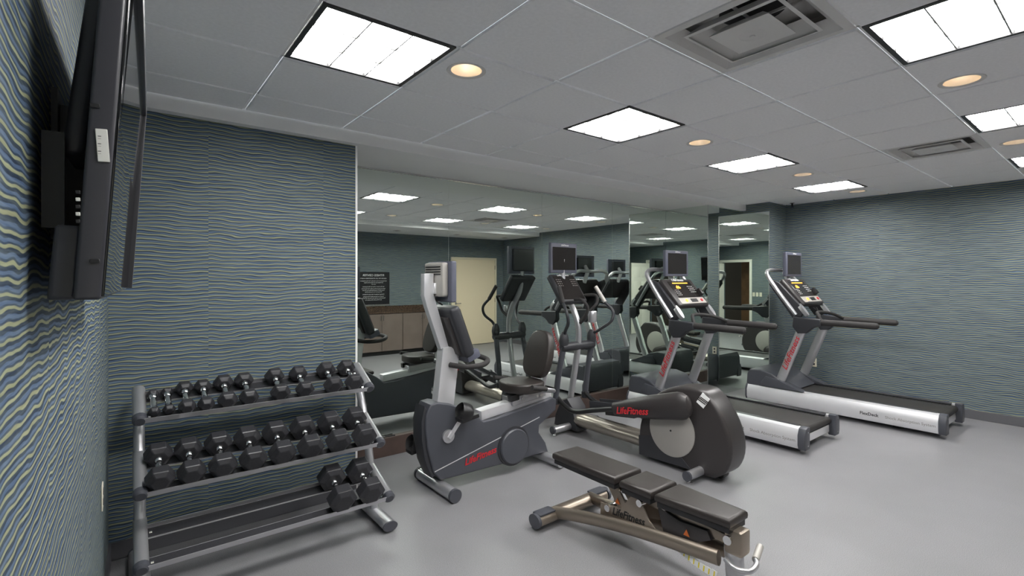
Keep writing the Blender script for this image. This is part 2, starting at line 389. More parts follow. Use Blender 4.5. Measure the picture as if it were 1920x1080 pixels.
# sprinklers
for x, y, lab in ((7.27, 3.05, 'small dark sprinkler head in the far right ceiling corner'),):
    t = thing('sprinkler', lab, 'sprinkler', (x, y, ZC), 0, 'ceiling sprinklers')
    MB().lathe([(.035, -.001), (.033, -.006), (.012, -.01), (.012, -.05), (.006, -.055)]).build('body', 'black' if x > 7 else 'chrome', t)
    MB().lathe([(.024, -.062), (.024, -.065)]).build('deflector', 'black' if x > 7 else 'chrome', t)
# ================================================================ REAR OF THE ROOM (seen in the mirrors)
# cream door
XD0, XD1 = 5.92, 7.2
t = struct(bpy.data.objects.new('door_1', None), 'cream flush door seen in the mirror'); COL.objects.link(t); t.location = (XD0, YF, 0)
w_ = XD1-XD0
MB().box(.05, w_-.05, 0, .03, .01, 2.03, .003, 1).build('door_leaf', 'cream', t)
fr = MB().box(0, .05, 0, .045, 0, 2.08).box(w_-.05, w_, 0, .045, 0, 2.08).box(.05, w_-.05, 0, .045, 2.03, 2.08); fr.build('door_frame', 'creamtrim', t)
h = MB().lathe([(.026, .03), (.026, .038), (.01, .04), (.01, .075)], (.12, 0, 1.0), 'y').tube([(.12, .07, 1.0), (.24, .07, 1.0)], .009); h.build('lever_handle', 'alu', t)
for z in (.25, 1.0, 1.8): MB().box(w_-.055, w_-.045, .03, .05, z, z+.1).build('hinge', 'alu', t)
# cabinets and worktop
for k in range(3):
    x0 = 2.75+k*.92
    t = thing('base_cabinet', ['brown base cabinet farthest left under the worktop, seen in the mirror', 'middle brown two door base cabinet seen in the mirror', 'brown two door base cabinet next to the cream door, seen in the mirror'][k], 'cabinet', (x0, YF+.002, 0), 0, 'brown cabinets under the worktop')
    MB().box(.002, .918, 0, .28, .08, .86).build('body', 'cab', t); MB().box(.01, .91, 0, .23, 0, .08).build('toe_kick', 'black', t)
    for s in (0, 1):
        d = MB().box(.006+s*.457, .455+s*.457, .28, .298, .09, .855, .002, 1).build('door', 'cab', t)
        hx = .43 if s == 0 else .488
        MB().tube([(hx, .298, .72), (hx, .322, .72), (hx, .322, .82), (hx, .298, .82)], .005, 8).build('handle', 'chrome', d)
t = thing('worktop', 'dark speckled granite worktop with backsplash, seen in the mirror', 'worktop', (2.72, YF, .86))
MB().box(0, 2.82, 0, .32, 0, .035, .004, 1).build('slab', 'granite', t); MB().box(0, 2.82, 0, .02, .035, .14).build('backsplash', 'granite', t)
# sign
t = thing('notice_sign', 'black FITNESS CENTER notice with white lettering, seen reversed in the mirror', 'sign', (3.72, YF+.001, 1.036))
MB().box(0, .70, 0, .012, 0, .68, .002, 1).build('panel', 'sign', t); MB().box(-.005, .705, .0, .02, -.03, .0, .002, 1).build('ledge', 'alu', t)
lines = [('FITNESS CENTER', .062, .59), ('CENTER FOR USE OF REGISTERED GUESTS', .03, .535), ('Use Equipment At Your Own Risk. The Fitness Equipment', .024, .485), ('and Weight Use Can Cause Serious Injury.', .024, .45), ('Use Care', .024, .415),
         ('No One Under 16 May Use This Equipment', .026, .365), ('Unless Accompanied By An Adult. This Hotel Is Not', .024, .325), ('Responsible For Injuries Resulting From The Use', .024, .29), ('Of Equipment. User Assumes All Risk', .024, .255),
         ('Drinking, Smoking Or Horseplay Prohibited', .026, .205), ('Consult Your Physician Before Exercising Any', .024, .16), ('Medical Advice. Do Not Over Exercise. At The First', .024, .125), ('Sign Of Discomfort Discontinue Use', .024, .09)]
for b, sz, z in lines: text('lettering', b, sz, 'whitep', t, (.35, .0135, z), (-1, 0, 0), (0, 0, 1), align='CENTER')
# doorway in the left wall: frame, dark hall, white panelled leaf standing open
t = struct(bpy.data.objects.new('door_2', None), 'white doorway with open panelled door leaf, seen in the mirrors'); COL.objects.link(t); t.location = (xl(-.3), YD0, 0)
f = MB().box(-.1, .03, -.07, .0, 0, ZD+.07).box(-.1, .03, YD1-YD0, YD1-YD0+.07, 0, ZD+.07).box(-.1, .03, 0, YD1-YD0, ZD, ZD+.07); f.build('door_frame', 'wdoor', t)
lf = MB().box(.03, .86, .04, .075, .01, 2.03, .003, 1).build('door_leaf', 'wdoor', t)
for i in range(2):
    for z0, z1 in ((.12, .75), (.87, 1.5), (1.62, 1.92)):
        x0 = .03+.1+i*.36
        MB().box(x0, x0+.28, .075, .081, z0, z1, .005, 2).build('panel', 'wdoor', lf); MB().box(x0, x0+.28, .034, .04, z0, z1, .005, 2).build('panel', 'wdoor', lf)
MB().lathe([(.02, .075), (.008, .1), (.026, .115), (.026, .135), (.012, .145)], (.8, 0, .98), 'y').build('knob', 'alu', t)
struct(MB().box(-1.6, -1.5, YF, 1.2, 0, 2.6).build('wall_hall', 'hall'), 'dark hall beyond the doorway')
tag(MB().box(-.9, -.86, -.5, .05, 0, 2.1, .004, 1).build('hall_panel', 'brown'), 'brown wooden panel in the dark hall, seen in the mirror', 'panel')
for k, y in enumerate((.24, .34, .44)):
    t = thing('switch_plate', ['light switch plate nearest the doorway, seen in the mirror', 'middle light switch plate by the doorway, seen in the mirror', 'light switch plate farthest from the doorway, seen in the mirror'][k], 'switch', (xl(y), y, 1.13), 0, 'light switch plates')
    MB().box(0, .006, -.036, .036, -.058, .058, .002, 1).build('plate', 'plate', t); MB().box(.006, .012, -.006, .006, -.014, .014, .001, 1).build('toggle', 'plate', t)
def outlet(lab, loc, rz):
    t = thing('wall_outlet', lab, 'outlet', loc, rz, 'wall outlets')
    MB().box(-.036, .036, -.006, 0, -.058, .058, .002, 1).build('plate', 'plate', t)
    for z in (-.024, .024): MB().box(-.014, .014, -.008, -.006, z-.014, z+.014, .001, 1).build('socket', 'char', t)
outlet('ivory outlet low on the right wall, seen in the column mirror', (XR, 2.83, .42), -math.pi/2)
outlet('ivory outlet low on the left wall beside the dumbbell rack', (xl(3.0), 3.0, .57), math.pi/2)
outlet('ivory outlet on the mirror base between bike and elliptical', (3.35, DM-.036, .09), 0)
# ================================================================ TELEVISION on the left wall
yn, yf = 1.10, 2.16
t = thing('television', 'black flat television tilted on a bracket on the left wall', 'television', (xl(1.6), 1.6, 1.53))
TX, TY, TZ = xl(1.6), 1.6, 1.53
def tv(y, X, z): return Vector((X+.036*(y-1.1)-TX, y-TY, z-TZ))
# sections of the shell in (X, z) at the near end; X measured at Y=1.1
front = [(-.027, 1.535), (.0135, 2.16)]
def slab(m, x0b, x0t, x1b, x1t, ya, yb, zb=1.535, zt=2.16, bev=.006):
    b = bmesh.new(); vs = []
    for y in (ya, yb):
        for (X, z) in ((x0b, zb), (x1b, zb), (x1t, zt), (x0t, zt)): vs.append(b.verts.new(tv(y, X, z)))
    for f in ((0, 1, 2, 3), (7, 6, 5, 4), (0, 4, 5, 1), (1, 5, 6, 2), (2, 6, 7, 3), (3, 7, 4, 0)): b.faces.new([vs[i] for i in f])
    bmesh.ops.recalc_face_normals(b, faces=b.faces[:])
    if bev: bmesh.ops.bevel(b, geom=b.edges[:]+b.verts[:], offset=bev, segments=3, profile=.6, affect='EDGES', clamp_overlap=True)
    return m.add(b)
slab(MB(), -.064, -.024, -.028, .0125, yn, yf).build('shell', 'tvbody', t)
slab(MB(), -.029, .0115, -.024, .0165, yn+.004, yf-.004, 1.54, 2.155, .002).build('bezel', 'gloss', t, 'glossy black bezel')
slab(MB(), -.029, .0115, -.012, .0285, yf-.03, yf-.004, 1.54, 2.155, .002).build('bezel_edge', 'tvbody', t)
slab(MB(), .0095, .0115, .0265, .0285, yn+.01, yf-.004, 2.125, 2.155, .002).build('bezel_top', 'tvbody', t)
slab(MB(), -.0245, .015, -.0232, .0178, yn+.045, yf-.045, 1.60, 2.12, 0).build('screen', 'gloss', t, 'reflective dark screen')
slab(MB(), -.093, -.056, -.060, -.024, yn+.13, yf-.13, 1.80, 2.12, .012).build('rear_bulge', 'tvbody', t)
slab(MB(), -.098, -.088, -.060, -.052, yn+.02, yf-.02, 1.535, 1.66, .008).build('speaker_base', 'tvbody', t)
def onside(x, z, w_, h_, m, n, lab=None):
    p = tv(yn, x, z); MB().obox(p+Vector((0, -.001, 0)), (1, 0, .065), (0, 1, 0), (-.065, 0, 1), w_, .004, h_, .0008, 1).build(n, m, t, lab)
onside(-.026, 1.795, .016, .055, 'sticker', 'barcode_label', 'pale barcode sticker')
for k in range(9): onside(-.03, 1.776+.0042*k, .006, .0014+.0008*(k % 3), 'blackp', 'barcode_line')
for z in (1.86, 1.60): onside(-.036, z, .013, .007, 'black', 'vent_slot')
for k in range(5): onside(-.057, 1.665+k*.012, .006, .006, 'sticker' if k % 2 else 'black', 'port')
br = MB().box(xl(1.6)-TX, xl(1.6)-TX+.01, -.25, .25, .12, .42).box(.005, .055, -.2, -.17, .14, .40).box(.005, .055, .17, .2, .14, .40)
br.build('wall_bracket', 'black', t)
MB().box(.0, .03, -.4, -.38, .13, .30).build('bracket_arm', 'black', t)
# ================================================================ DUMBBELL RACK
RX0, RX1 = .07, 1.29
t = thing('dumbbell_rack', 'three tier silver dumbbell rack against the wallpapered wall', 'rack', (0, 0, 0))
t.location = (.68, 3.25, 0); RO = Vector((.68, 3.25, 0))
def R_(x, y, z): return Vector((x, y, z))-RO
ARM = [((3.49, .955), (3.25, .84)), ((3.36, .64), (3.07, .515)), ((3.24, .325), (2.93, .215))]   # back and front end (Y, z) of the three arms
for X in (RX0, RX1):
    MB().tube([R_(X, 2.92, .04), R_(X, 3.52, .04)], .036, 16, flat=(.8, 1.25)).build('foot', 'silver', t)
    for y in (2.915, 3.522): MB().tube([R_(X, y-.006, .04), R_(X, y+.006, .04)], .037, 16, flat=(.82, 1.27)).build('foot_cap', 'char2', t)
    MB().tube(smooth([R_(X, 3.17, .06), R_(X, 3.23, .33), R_(X, 3.33, .60), R_(X, 3.46, .86), R_(X, 3.50, .965)], 5), .026, 14).build('upright', 'silver', t)
    for (yb, zb), (yf_, zf) in ARM:
        d = Vector((0, yf_-yb, zf-zb)).normalized()
        p1 = R_(X, yf_, zf)
        MB().tube([R_(X, yb, zb), p1-d*.02], .030, 16).build('shelf_arm', 'silver', t); MB().tube([p1-d*.02, p1+d*.008, p1+d*.018], [.033, .033, .022], 16).build('arm_cap', 'char2', t)
for (yb, zb), (yf_, zf) in ARM:
    d = Vector((0, yf_-yb, zf-zb)).normalized(); nrm = Vector((0, -d.z, d.y)); nrm = nrm if nrm.z > 0 else -nrm
    for k, nm in ((.30, 'back_rail'), (.92, 'front_rail')):
        c = R_((RX0+RX1)/2, yb+(yf_-yb)*k, zb+(zf-zb)*k)-nrm*.01
        MB().obox(c, (1, 0, 0), d, nrm, RX1-RX0-.03, .075, .004).obox(c+d*(.037 if k > .5 else -.037)+nrm*.012, (1, 0, 0), d, nrm, RX1-RX0-.03, .004, .028).build(nm, 'silver', t)
        MB().obox(c+nrm*.004, (1, 0, 0), d, nrm, RX1-RX0-.06, .06, .004).build('rubber_liner', 'rubber', t)
    for X in (RX0+.035, RX1-.035):
        for k in (.3, .92):
            MB().tube([R_(X, yb+(yf_-yb)*k, zb+(zf-zb)*k-.005), R_(X+(.012 if X < .7 else -.012), yb+(yf_-yb)*k, zb+(zf-zb)*k-.005)], .008, 8).build('bolt', 'chrome', t)
# dumbbells: px of the front head centres give the place along each shelf
def dumbbell(x, tier, af, ln, head, lab):
    """af: head size across flats, ln: centre distance of the heads, head: head length"""
    (yb, zb), (yf_, zf) = ARM[tier]
    d = Vector((0, yf_-yb, zf-zb)).normalized(); nrm = Vector((0, -d.z, d.y)); nrm = nrm if nrm.z > 0 else -nrm
    mid = Vector((x, yb+(yf_-yb)*.61, zb+(zf-zb)*.61)) + nrm*(af/2-.004)
    t = thing('dumbbell', lab, 'dumbbell', mid, 0, 'black hex dumbbells on the rack')
    rr = af/math.sqrt(3)
    for s in (1, -1):
        b = bmesh.new(); rings = []
        for dist, k in ((-head/2, .62), (-head/2+.018, 1), (head/2-.018, 1), (head/2, .62)):
            rings.append([b.verts.new(d*(s*ln/2+dist)+(Vector((1, 0, 0))*math.cos(q)+nrm*math.sin(q))*rr*k) for q in [math.pi/3*i for i in range(6)]])
        for i in range(3):
            for k in range(6): b.faces.new((rings[i][k], rings[i][(k+1) % 6], rings[i+1][(k+1) % 6], rings[i+1][k]))
        b.faces.new(rings[0][::-1]); b.faces.new(rings[3])
        bmesh.ops.recalc_face_normals(b, faces=b.faces[:]); bmesh.ops.bevel(b, geom=b.edges[:], offset=.003, segments=1, affect='EDGES')
        hd = MB().add(b).build('head', 'rubber', t); hd.data.polygons.foreach_set('use_smooth', [False]*len(hd.data.polygons))
    e = ln/2-head/2
    MB().tube([d*-(e+.01), d*-(e-.012), d*-(e-.02), d*-(e*.4), d*0, d*(e*.4), d*(e-.02), d*(e-.012), d*(e+.01)], [.018, .018, .0125, .0145, .016, .0145, .0125, .018, .018], 12).build('handle', 'chrome', t)
ORD = ['first', 'second', 'third', 'fourth', 'fifth', 'sixth', 'seventh', 'eighth', 'ninth', 'tenth']
XT = [.13, .194, .274, .361, .464, .571, .739, .879, 1.051, 1.185]
AT = [.052, .056, .075, .074, .091, .092, .100, .098, .108, .108]
top = [(x, a, .155 if a < .06 else .17, .042 if a < .06 else .066) for x, a in zip(XT, AT)]
for i, (x, a, l, h_) in enumerate(top):
    dumbbell(x, 0, a, l, h_, ('smallest black hex dumbbell, ' if i == 0 else 'black hex dumbbell, ')+ORD[i]+' from the left on the top shelf')
XM = [.147, .278, .418, .562, .710, .864, 1.027, 1.186]
AM = [.112, .113, .119, .122, .126, .130, .131, .133]
mid = [(x, AM[k], .185, .085+.0015*k) for k, x in enumerate(XM)]
for i, (x, a, l, h_) in enumerate(mid): dumbbell(x, 1, a, l, h_, 'black hex dumbbell, '+ORD[i]+' from the left on the middle shelf')
for x, lab in ((1.0, 'left of the two big hex dumbbells on the bottom shelf'), (1.172, 'right of the two big hex dumbbells on the bottom shelf')): dumbbell(x, 2, .142, .2, .10, lab)
# ================================================================ RECUMBENT BIKE
BO = Vector((1.70, 3.28, 0))
t = thing('recumbent_bike', 'grey and silver recumbent exercise bike in front of the mirror', 'exercise bike', BO)
hw = .085
MB().tube([(.115, -.25, .05), (.115, .25, .05)], .045, 18).build('front_foot', 'silver', t)
for s in (-1, 1): MB().tube([(.115, s*.25, .05), (.115, s*.275, .05)], .048, 18).build('foot_cap', 'char2', t)
MB().tube([(1.12, -.28, .05), (1.12, .28, .05)], .04, 18).build('rear_foot', 'silver', t)
body = [(.02, .668), (-.015, .60), (-.02, .50), (-.005, .36), (.045, .17), (.105, .105), (.18, .10), (1.15, .085), (1.12, .17), (1.045, .27), (1.05, .33), (1.24, .43), (1.245, .52), (1.2, .545), (.60, .47), (.48, .465), (.40, .53), (.30, .595), (.19, .645), (.08, .675)]
MB().prism(body, 'y', -hw, hw, .014, 3).build('shroud', 'char2', t)
MB().prism([(-.02, .66), (-.045, .55), (-.042, .42), (-.012, .25), (.04, .13), (.06, .14), (.005, .36), (-.005, .5), (.01, .62)], 'y', -.07, .07, .01).build('front_cover', 'char', t)
# pale seam line on the near side
MB().obox((.55, -hw-.001, .29), (.99, 0, .22), (0, 1, 0), (-.22, 0, .99), 1.02, .003, .006).build('seam_line', 'silverl', t)
d = MB().lathe([(.14, -hw+.01), (.14, -hw-.02), (.132, -hw-.03), (.0, -hw-.034)], (.77, 0, .216), 'y', 40, cap1=False).build('pulley_cover', 'char2', t)
MB().lathe([(.16, -hw+.01), (.158, -hw-.006), (.14, -hw-.008), (.14, -hw+.01)], (.77, 0, .216), 'y', 40, cap0=False, cap1=False).build('cover_ring', 'char', d)
text('lettering', 'LifeFitness', .07, 'red', t, (.305, -hw-.003, .165), (.985, 0, .13), (0, 0, 1), .3, 1, 'red lettering', bold=.0015)
for s in (-1, 1):   # cranks and pedals
    cx, cz = .16, .417
    px_, pz = (cx+.115, cz+.135) if s < 0 else (cx-.115, cz-.135)
    c = MB().lathe([(.048, s*(hw-.005)), (.048, s*(hw+.018)), (.03, s*(hw+.024))], (cx, 0, cz), 'y'); c.build('crank_hub', 'silver', t)
    MB().obox(((cx+px_)/2, s*(hw+.03), (cz+pz)/2), (px_-cx, 0, pz-cz), (0, 1, 0), (cz-pz, 0, px_-cx), .20, .016, .028, .005).build('crank_arm', 'silverl', t)
    y0 = s*(hw+.085)
    p = MB().obox((px_, y0, pz), (1, 0, .15), (0, 1, 0), (-.15, 0, 1), .15, .10, .03, .008).build('pedal', 'black', t)
    MB().tube(smooth([(px_-.03, y0-.045, pz), (px_-.02, y0-.055, pz+.06), (px_, y0, pz+.10), (px_-.02, y0+.055, pz+.06), (px_-.03, y0+.045, pz)], 5), .045, 8, flat=(.15, 1)).build('pedal_strap', 'black', p)
# posts
MB().prism([(.09, .60), (.235, .60), (.285, 1.0), (.22, 1.06), (.145, 1.06)], 'y', -.045, .045, .008).build('lower_post', 'silverl', t)
MB().prism([(.135, 1.05), (.205, 1.05), (.27, .98), (.10, 1.40), (.075, 1.50), (.075, 1.61), (.0, 1.61), (-.005, 1.46), (.02, 1.38)][0:2]+[(.10, 1.38), (.072, 1.47), (.075, 1.61), (.0, 1.61), (-.003, 1.45), (.02, 1.37)], 'y', -.03, .03, .006).build('upper_post', 'silverl', t)
# console leans back over the post and faces the rider
cc = Vector((.245, 0, 1.18)); up = Vector((-.36, 0, .93)).normalized(); nx = Vector((up.z, 0, -up.x))
con = MB().obox(cc, (0, 1, 0), nx, up, .33, .085, .40, .03, 3).build('console', 'char', t)
MB().obox(cc+nx*.045, (0, 1, 0), nx, up, .29, .006, .33, .002, 1).build('console_face', 'screen', con)
MB().obox(cc-nx*.045-up*.02, (0, 1, 0), nx, up, .20, .03, .30, .012).build('console_back', 'umber', con)
MB().obox(cc+nx*.03-up*.21, (0, 1, 0), nx, up, .30, .12, .07, .02).build('console_tray', 'bezel', con)
tvp = thing
sc = MB().box(.135, .18, -.18, .18, 1.40, 1.70, .012, 3).build('screen_housing', 'bezel', t)
MB().box(.18, .183, -.155, .155, 1.43, 1.67).build('screen', 'screen', sc)
MB().box(.085, .137, -.14, .14, 1.44, 1.69, .02, 3).build('housing_back', 'disc', sc)
for k in range(4): MB().box(.082, .086, -.11, .11, 1.60+k*.018, 1.608+k*.018).build('vent_slot', 'black', sc)
MB().box(.07, .12, -.05, .05, 1.46, 1.54, .005, 1).build('mount_plate', 'silverl', sc)
MB().tube(smooth([(.08, .02, 1.45), (.13, .06, 1.42), (.1, -.05, 1.40), (.15, -.02, 1.38)], 5), .007, 8).build('cable', 'black', sc)
MB().tube(smooth([(.20, -.05, .93), (.26, -.17, .925), (.38, -.205, .93), (.47, -.15, .95), (.49, 0, .96), (.47, .15, .95), (.38, .205, .93), (.26, .17, .925), (.20, .05, .93)], 6), .02, 14).build('handlebar', 'grip', t)
# rail, carriage, seat
MB().obox((.85, 0, .535), (.995, 0, .095), (0, 1, 0), (-.095, 0, .995), .74, .10, .075, .01).build('seat_rail', 'silverl', t)
ca = MB().obox((.95, 0, .585), (.995, 0, .095), (0, 1, 0), (-.095, 0, .995), .36, .15, .07, .004, 1).build('seat_carriage', 'silver', t)
for x in (.83, .87, 1.03, 1.07): MB().lathe([(.012, -.077), (.012, -.083)], (x, 0, .582), 'y', 12).build('bolt', 'chrome', ca)
def superell(cx, cz, a, b_, z0, z1, mname, name, parent, e=2.6, bev=.02):
    n = 28; pts = []
    for k in range(n):
        q = 2*math.pi*k/n; c, s = math.cos(q), math.sin(q)
        pts.append((cx+a*math.copysign(abs(c)**(2/e), c), b_*math.copysign(abs(s)**(2/e), s)))
    return MB().prism(pts, 'z', z0, z1, bev, 3).build(name, mname, parent)
superell(.92, 0, .17, .19, .635, .715, 'leather', 'seat', t)
# backrest
bk = bmesh.new(); n = 32; pts = []
for k in range(n):
    q = 2*math.pi*k/n; c, s = math.cos(q), math.sin(q); e = 3
    yy = math.copysign(abs(c)**(2/e), c)*.165; zz = math.copysign(abs(s)**(2/e), s)*.205
    yy *= 1-.18*(zz/.205 if zz > 0 else 0); pts.append((yy, zz))
m_ = MB(); b = bmesh.new(); v0 = [b.verts.new((0, p[0], p[1])) for p in pts]; v1 = [b.verts.new((.07, p[0], p[1])) for p in pts]
b.faces.new(v0); b.faces.new(v1[::-1])
for i in range(n): b.faces.new((v0[i], v1[i], v1[(i+1) % n], v0[(i+1) % n]))
bmesh.ops.recalc_face_normals(b, faces=b.faces[:]); bmesh.ops.bevel(b, geom=[e for f in b.faces if len(f.verts) == n for e in f.edges], offset=.022, segments=3, profile=.6, affect='EDGES')
mt = Matrix.Translation((1.08, 0, .93)) @ Matrix.Rotation(math.radians(15), 4, 'Y'); m_.add(b, mt); m_.build('backrest', 'leather', t)
for s in (-.07, .07): MB().tube([(1.09, s, .60), (1.15, s, .85)], .02, 10, flat=(.5, 1)).build('back_support', 'silver', t)
for s in (-1, 1):
    MB().tube(smooth([(1.08, s*.08, .615), (1.10, s*.20, .63), (1.05, s*.255, .66), (.94, s*.26, .685)], 5), .012, 10).build('seat_handle', 'silver', t)
    MB().tube([(.82, s*.26, .71), (.97, s*.26, .68)], .02, 12).build('handle_grip', 'grip', t)
MB().obox((.79, -.06, .60), (1, 0, .1), (0, 1, 0), (-.1, 0, 1), .09, .05, .05, .006).build('adjuster', 'black', t)
# ================================================================ ELLIPTICAL
EO = Vector((3.65, 1.90, 0))
t = thing('elliptical_trainer', 'dark elliptical cross trainer with large grey disc beside the bench', 'elliptical', EO)
def foot(y, x0, x1, n):
    MB().tube([(x0, y, .065), (x1, y, .065)], .036, 16).build(n, 'silver', t)
    for s, x in ((-1, x0), (1, x1)):
        MB().tube([(x, y, .065), (x+s*.018, y, .065)], .038, 16).build('foot_cap', 'char2', t); MB().lathe([(.02, 0), (.02, .012), (.007, .015), (.007, .04)], (x-s*.02, y, 0), 'z', 12).build('leveller', 'chrome', t)
foot(1.77, -.31, .31, 'front_foot'); foot(.27, -.29, .29, 'rear_foot')
MB().tube([(0, 1.85, .135), (0, .72, .135)], .095, 22, flat=(.72, 1)).build('base_beam', 'champ', t)
MB().prism([(1.66, .03), (2.0, .03), (1.98, .14), (1.90, .30), (1.80, .34), (1.72, .26)], 'x', -.095, .095, .015).build('front_shroud', 'char', t)
hous = [(.86, .03), (.87, .22), (.82, .42), (.70, .58), (.52, .68), (.30, .70), (.20, .66), (.09, .52), (.025, .36), (.02, .22), (.07, .10), (.16, .035)]
hous = [(p.x, p.y) for p in smooth([(a, b, 0) for a, b in hous], 3)]
hs = MB().prism(hous, 'x', -.12, .12, .03, 3).build('drive_housing', 'umber', t)
MB().prism([(.86, .035), (.865, .2), (.60, .26), (.35, .05)], 'x', -.124, -.118, .001, 1).build('housing_panel', 'char', hs)
for s in (-1, 1): MB().lathe([(.215, s*.118), (.215, s*.128), (.205, s*.133), (.0, s*.135)], (0, .53, .32), 'x', 44, cap1=False).build('crank_disc', 'disc', hs)
MB().lathe([(.008, -.135), (.008, -.138)], (0, .53, .32), 'x', 10).build('disc_bolt', 'black', hs)
dec = MB().obox((-.1205, .245, .62), (0, -.55, .83), (1, 0, 0), (0, .83, .55), .10, .004, .075, .001, 1).build('vent_decal', 'whitep', hs)
for k in (-.02, 0, .02): MB().obox((-.123, .245+.55*k, .62-.83*k*.6+.0), (0, .83, .4), (1, 0, 0), (0, -.4, .83), .075, .004, .007).build('vent_slot', 'blackp', dec)
MB().tube([(-.03, .16, .05), (.05, .16, .05)], .035, 14).build('roller_wheel', 'black', t)
# crank arms with the big capsule ends, pedals and links on both sides
for s in (-1, 1):
    ph = 0 if s < 0 else 1
    z1, y1 = (.56, .40) if s < 0 else (.13, .62)
    z0 = .40 if s < 0 else .30
    x = s*.20
    a = Vector((x, y1, z1)); b_v = Vector((x, 1.08, z0)); dr = (b_v-a).normalized(); q = []
    cap = MB().tube([a-dr*.10, a-dr*.085, a-dr*.04, a, a+(b_v-a)*.4, a+(b_v-a)*.8, b_v], [.03, .075, .105, .112, .10, .072, .055], 20, flat=(1, .55), up=(0, 0, 1)).build('crank_arm', 'umber', t)
    if s < 0: text('lettering', 'LifeFitness', .082, 'red', cap, (x-.064, 1.0, .385), (0, -.97, .17), (0, .17, .97), .3, 1, 'red lettering', bold=.0015)
    MB().tube(smooth([b_v, (x, 1.35, z0-.07), (x, 1.58, .27), (x, 1.72, .30), (x, 1.83, .36)], 5), .024, 12).build('link_arm', 'black', t)
    MB().obox((s*.11, 1.22, z0-.03), (0, 1, -.12), (1, 0, 0), (0, .12, 1), .36, .15, .03, .01).obox((s*.18, 1.22, z0+.0), (0, 1, -.12), (1, 0, 0), (0, .12, 1), .36, .012, .06, .005).obox((s*.04, 1.22, z0+.0), (0, 1, -.12), (1, 0, 0), (0, .12, 1), .36, .012, .06, .005).build('foot_pedal', 'char', t)
MB().tube(smooth([(0, 1.88, .15), (0, 1.82, .45), (0, 1.74, .85), (0, 1.73, 1.08), (0, 1.80, 1.25), (0, 1.93, 1.42), (0, 1.97, 1.60), (0, 1.97, 1.78)], 6), .034, 16, flat=(1, .85)).build('mast', 'silver', t)
MB().tube([(-.23, 1.735, .885), (-.21, 1.735, .885), (.21, 1.735, .885), (.23, 1.735, .885)], [.035, .046, .046, .035], 18).build('pivot_bar', 'char', t)
for s in (-1, 1):
    x = s*.2
    MB().lathe([(.02, -.07), (.042, -.05), (.05, 0), (.042, .05), (.02, .09)], (x, 1.735, .95), 'z', 18).build('pivot_boss', 'char', t)
    yo = 0 if s < 0 else -.08
    MB().tube([(x, 1.735, .90), (x*1.05, 1.80, .62), (x*1.08, 1.84, .36)], .03, 14).build('lower_arm', 'char2', t)
    MB().tube([(x*1.08, 1.84, .36), (x*1.08, 1.84, .30)], .042, 14).build('joint', 'char', t)
    up_ = [(x, 1.73, .99), (x*1.1, 1.69+yo, 1.06), (x*1.35, 1.60+yo, 1.14), (x*1.45, 1.60+yo, 1.24)]
    MB().tube(smooth(up_+[(x*1.3, 1.68+yo, 1.33)], 5), .016, 12).build('arm_bar', 'char', t)
    MB().tube([(x*1.3, 1.68+yo, 1.33), (x*1.12, 1.78+yo, 1.49)], .021, 12).build('hand_grip', 'grip' if s < 0 else 'disc', t)
cc = Vector((0, 1.90, 1.46)); up = Vector((0, .60, .80)); nf = Vector((0, -.80, .60))
con = MB().obox(cc, (1, 0, 0), nf, up, .36, .07, .36, .025, 3).build('console', 'char', t)
MB().obox(cc+nf*.037, (1, 0, 0), nf, up, .30, .004, .30, .002, 1).build('console_face', 'screen', con)
for i in range(4):
    for j in range(3):
        for s in (-1, 1): MB().obox(cc+nf*.04+Vector((s*(.075+.026*j), 0, 0))+up*(.02+.026*i), (1, 0, 0), nf, up, .012, .003, .008).build('key', 'greyp', con)
text('lettering', 'LifeFitness', .04, 'whitep', con, cc+nf*.041+up*.145+Vector((-.09, 0, 0)), (1, 0, 0), up, .3)
MB().tube(smooth([(-.06, 1.72, 1.36), (-.08, 1.60, 1.36), (-.03, 1.57, 1.28), (-.02, 1.62, 1.18), (0, 1.70, 1.12)], 5), .016, 10).build('fixed_grip', 'grip', t)
MB().tube(smooth([(.12, 1.76, 1.40), (.16, 1.64, 1.40), (.13, 1.60, 1.32), (.06, 1.66, 1.22), (.0, 1.70, 1.14)], 5), .016, 10).build('fixed_grip', 'grip', t)
MB().lathe([(.038, 1.13), (.045, 1.14), (.047, 1.24), (.044, 1.245), (.041, 1.15), (.0, 1.148)], (.07, 1.60, 0), 'z', 24, cap1=False).build('cup_holder', 'silver', t)
tvb = MB().box(-.19, .19, 1.94, 1.985, 1.63, 1.95, .012, 3).build('screen_housing', 'bezel', t)
MB().box(-.165, .165, 1.937, 1.941, 1.665, 1.905).build('screen', 'screen', tvb); MB().box(-.15, .15, 1.985, 2.02, 1.66, 1.92, .015, 3).build('housing_back', 'char', tvb)
text('lettering', 'LifeFitness', .026, 'whitep', tvb, (-.05, 1.936, 1.918), (1, 0, 0), (0, 0, 1), .3)
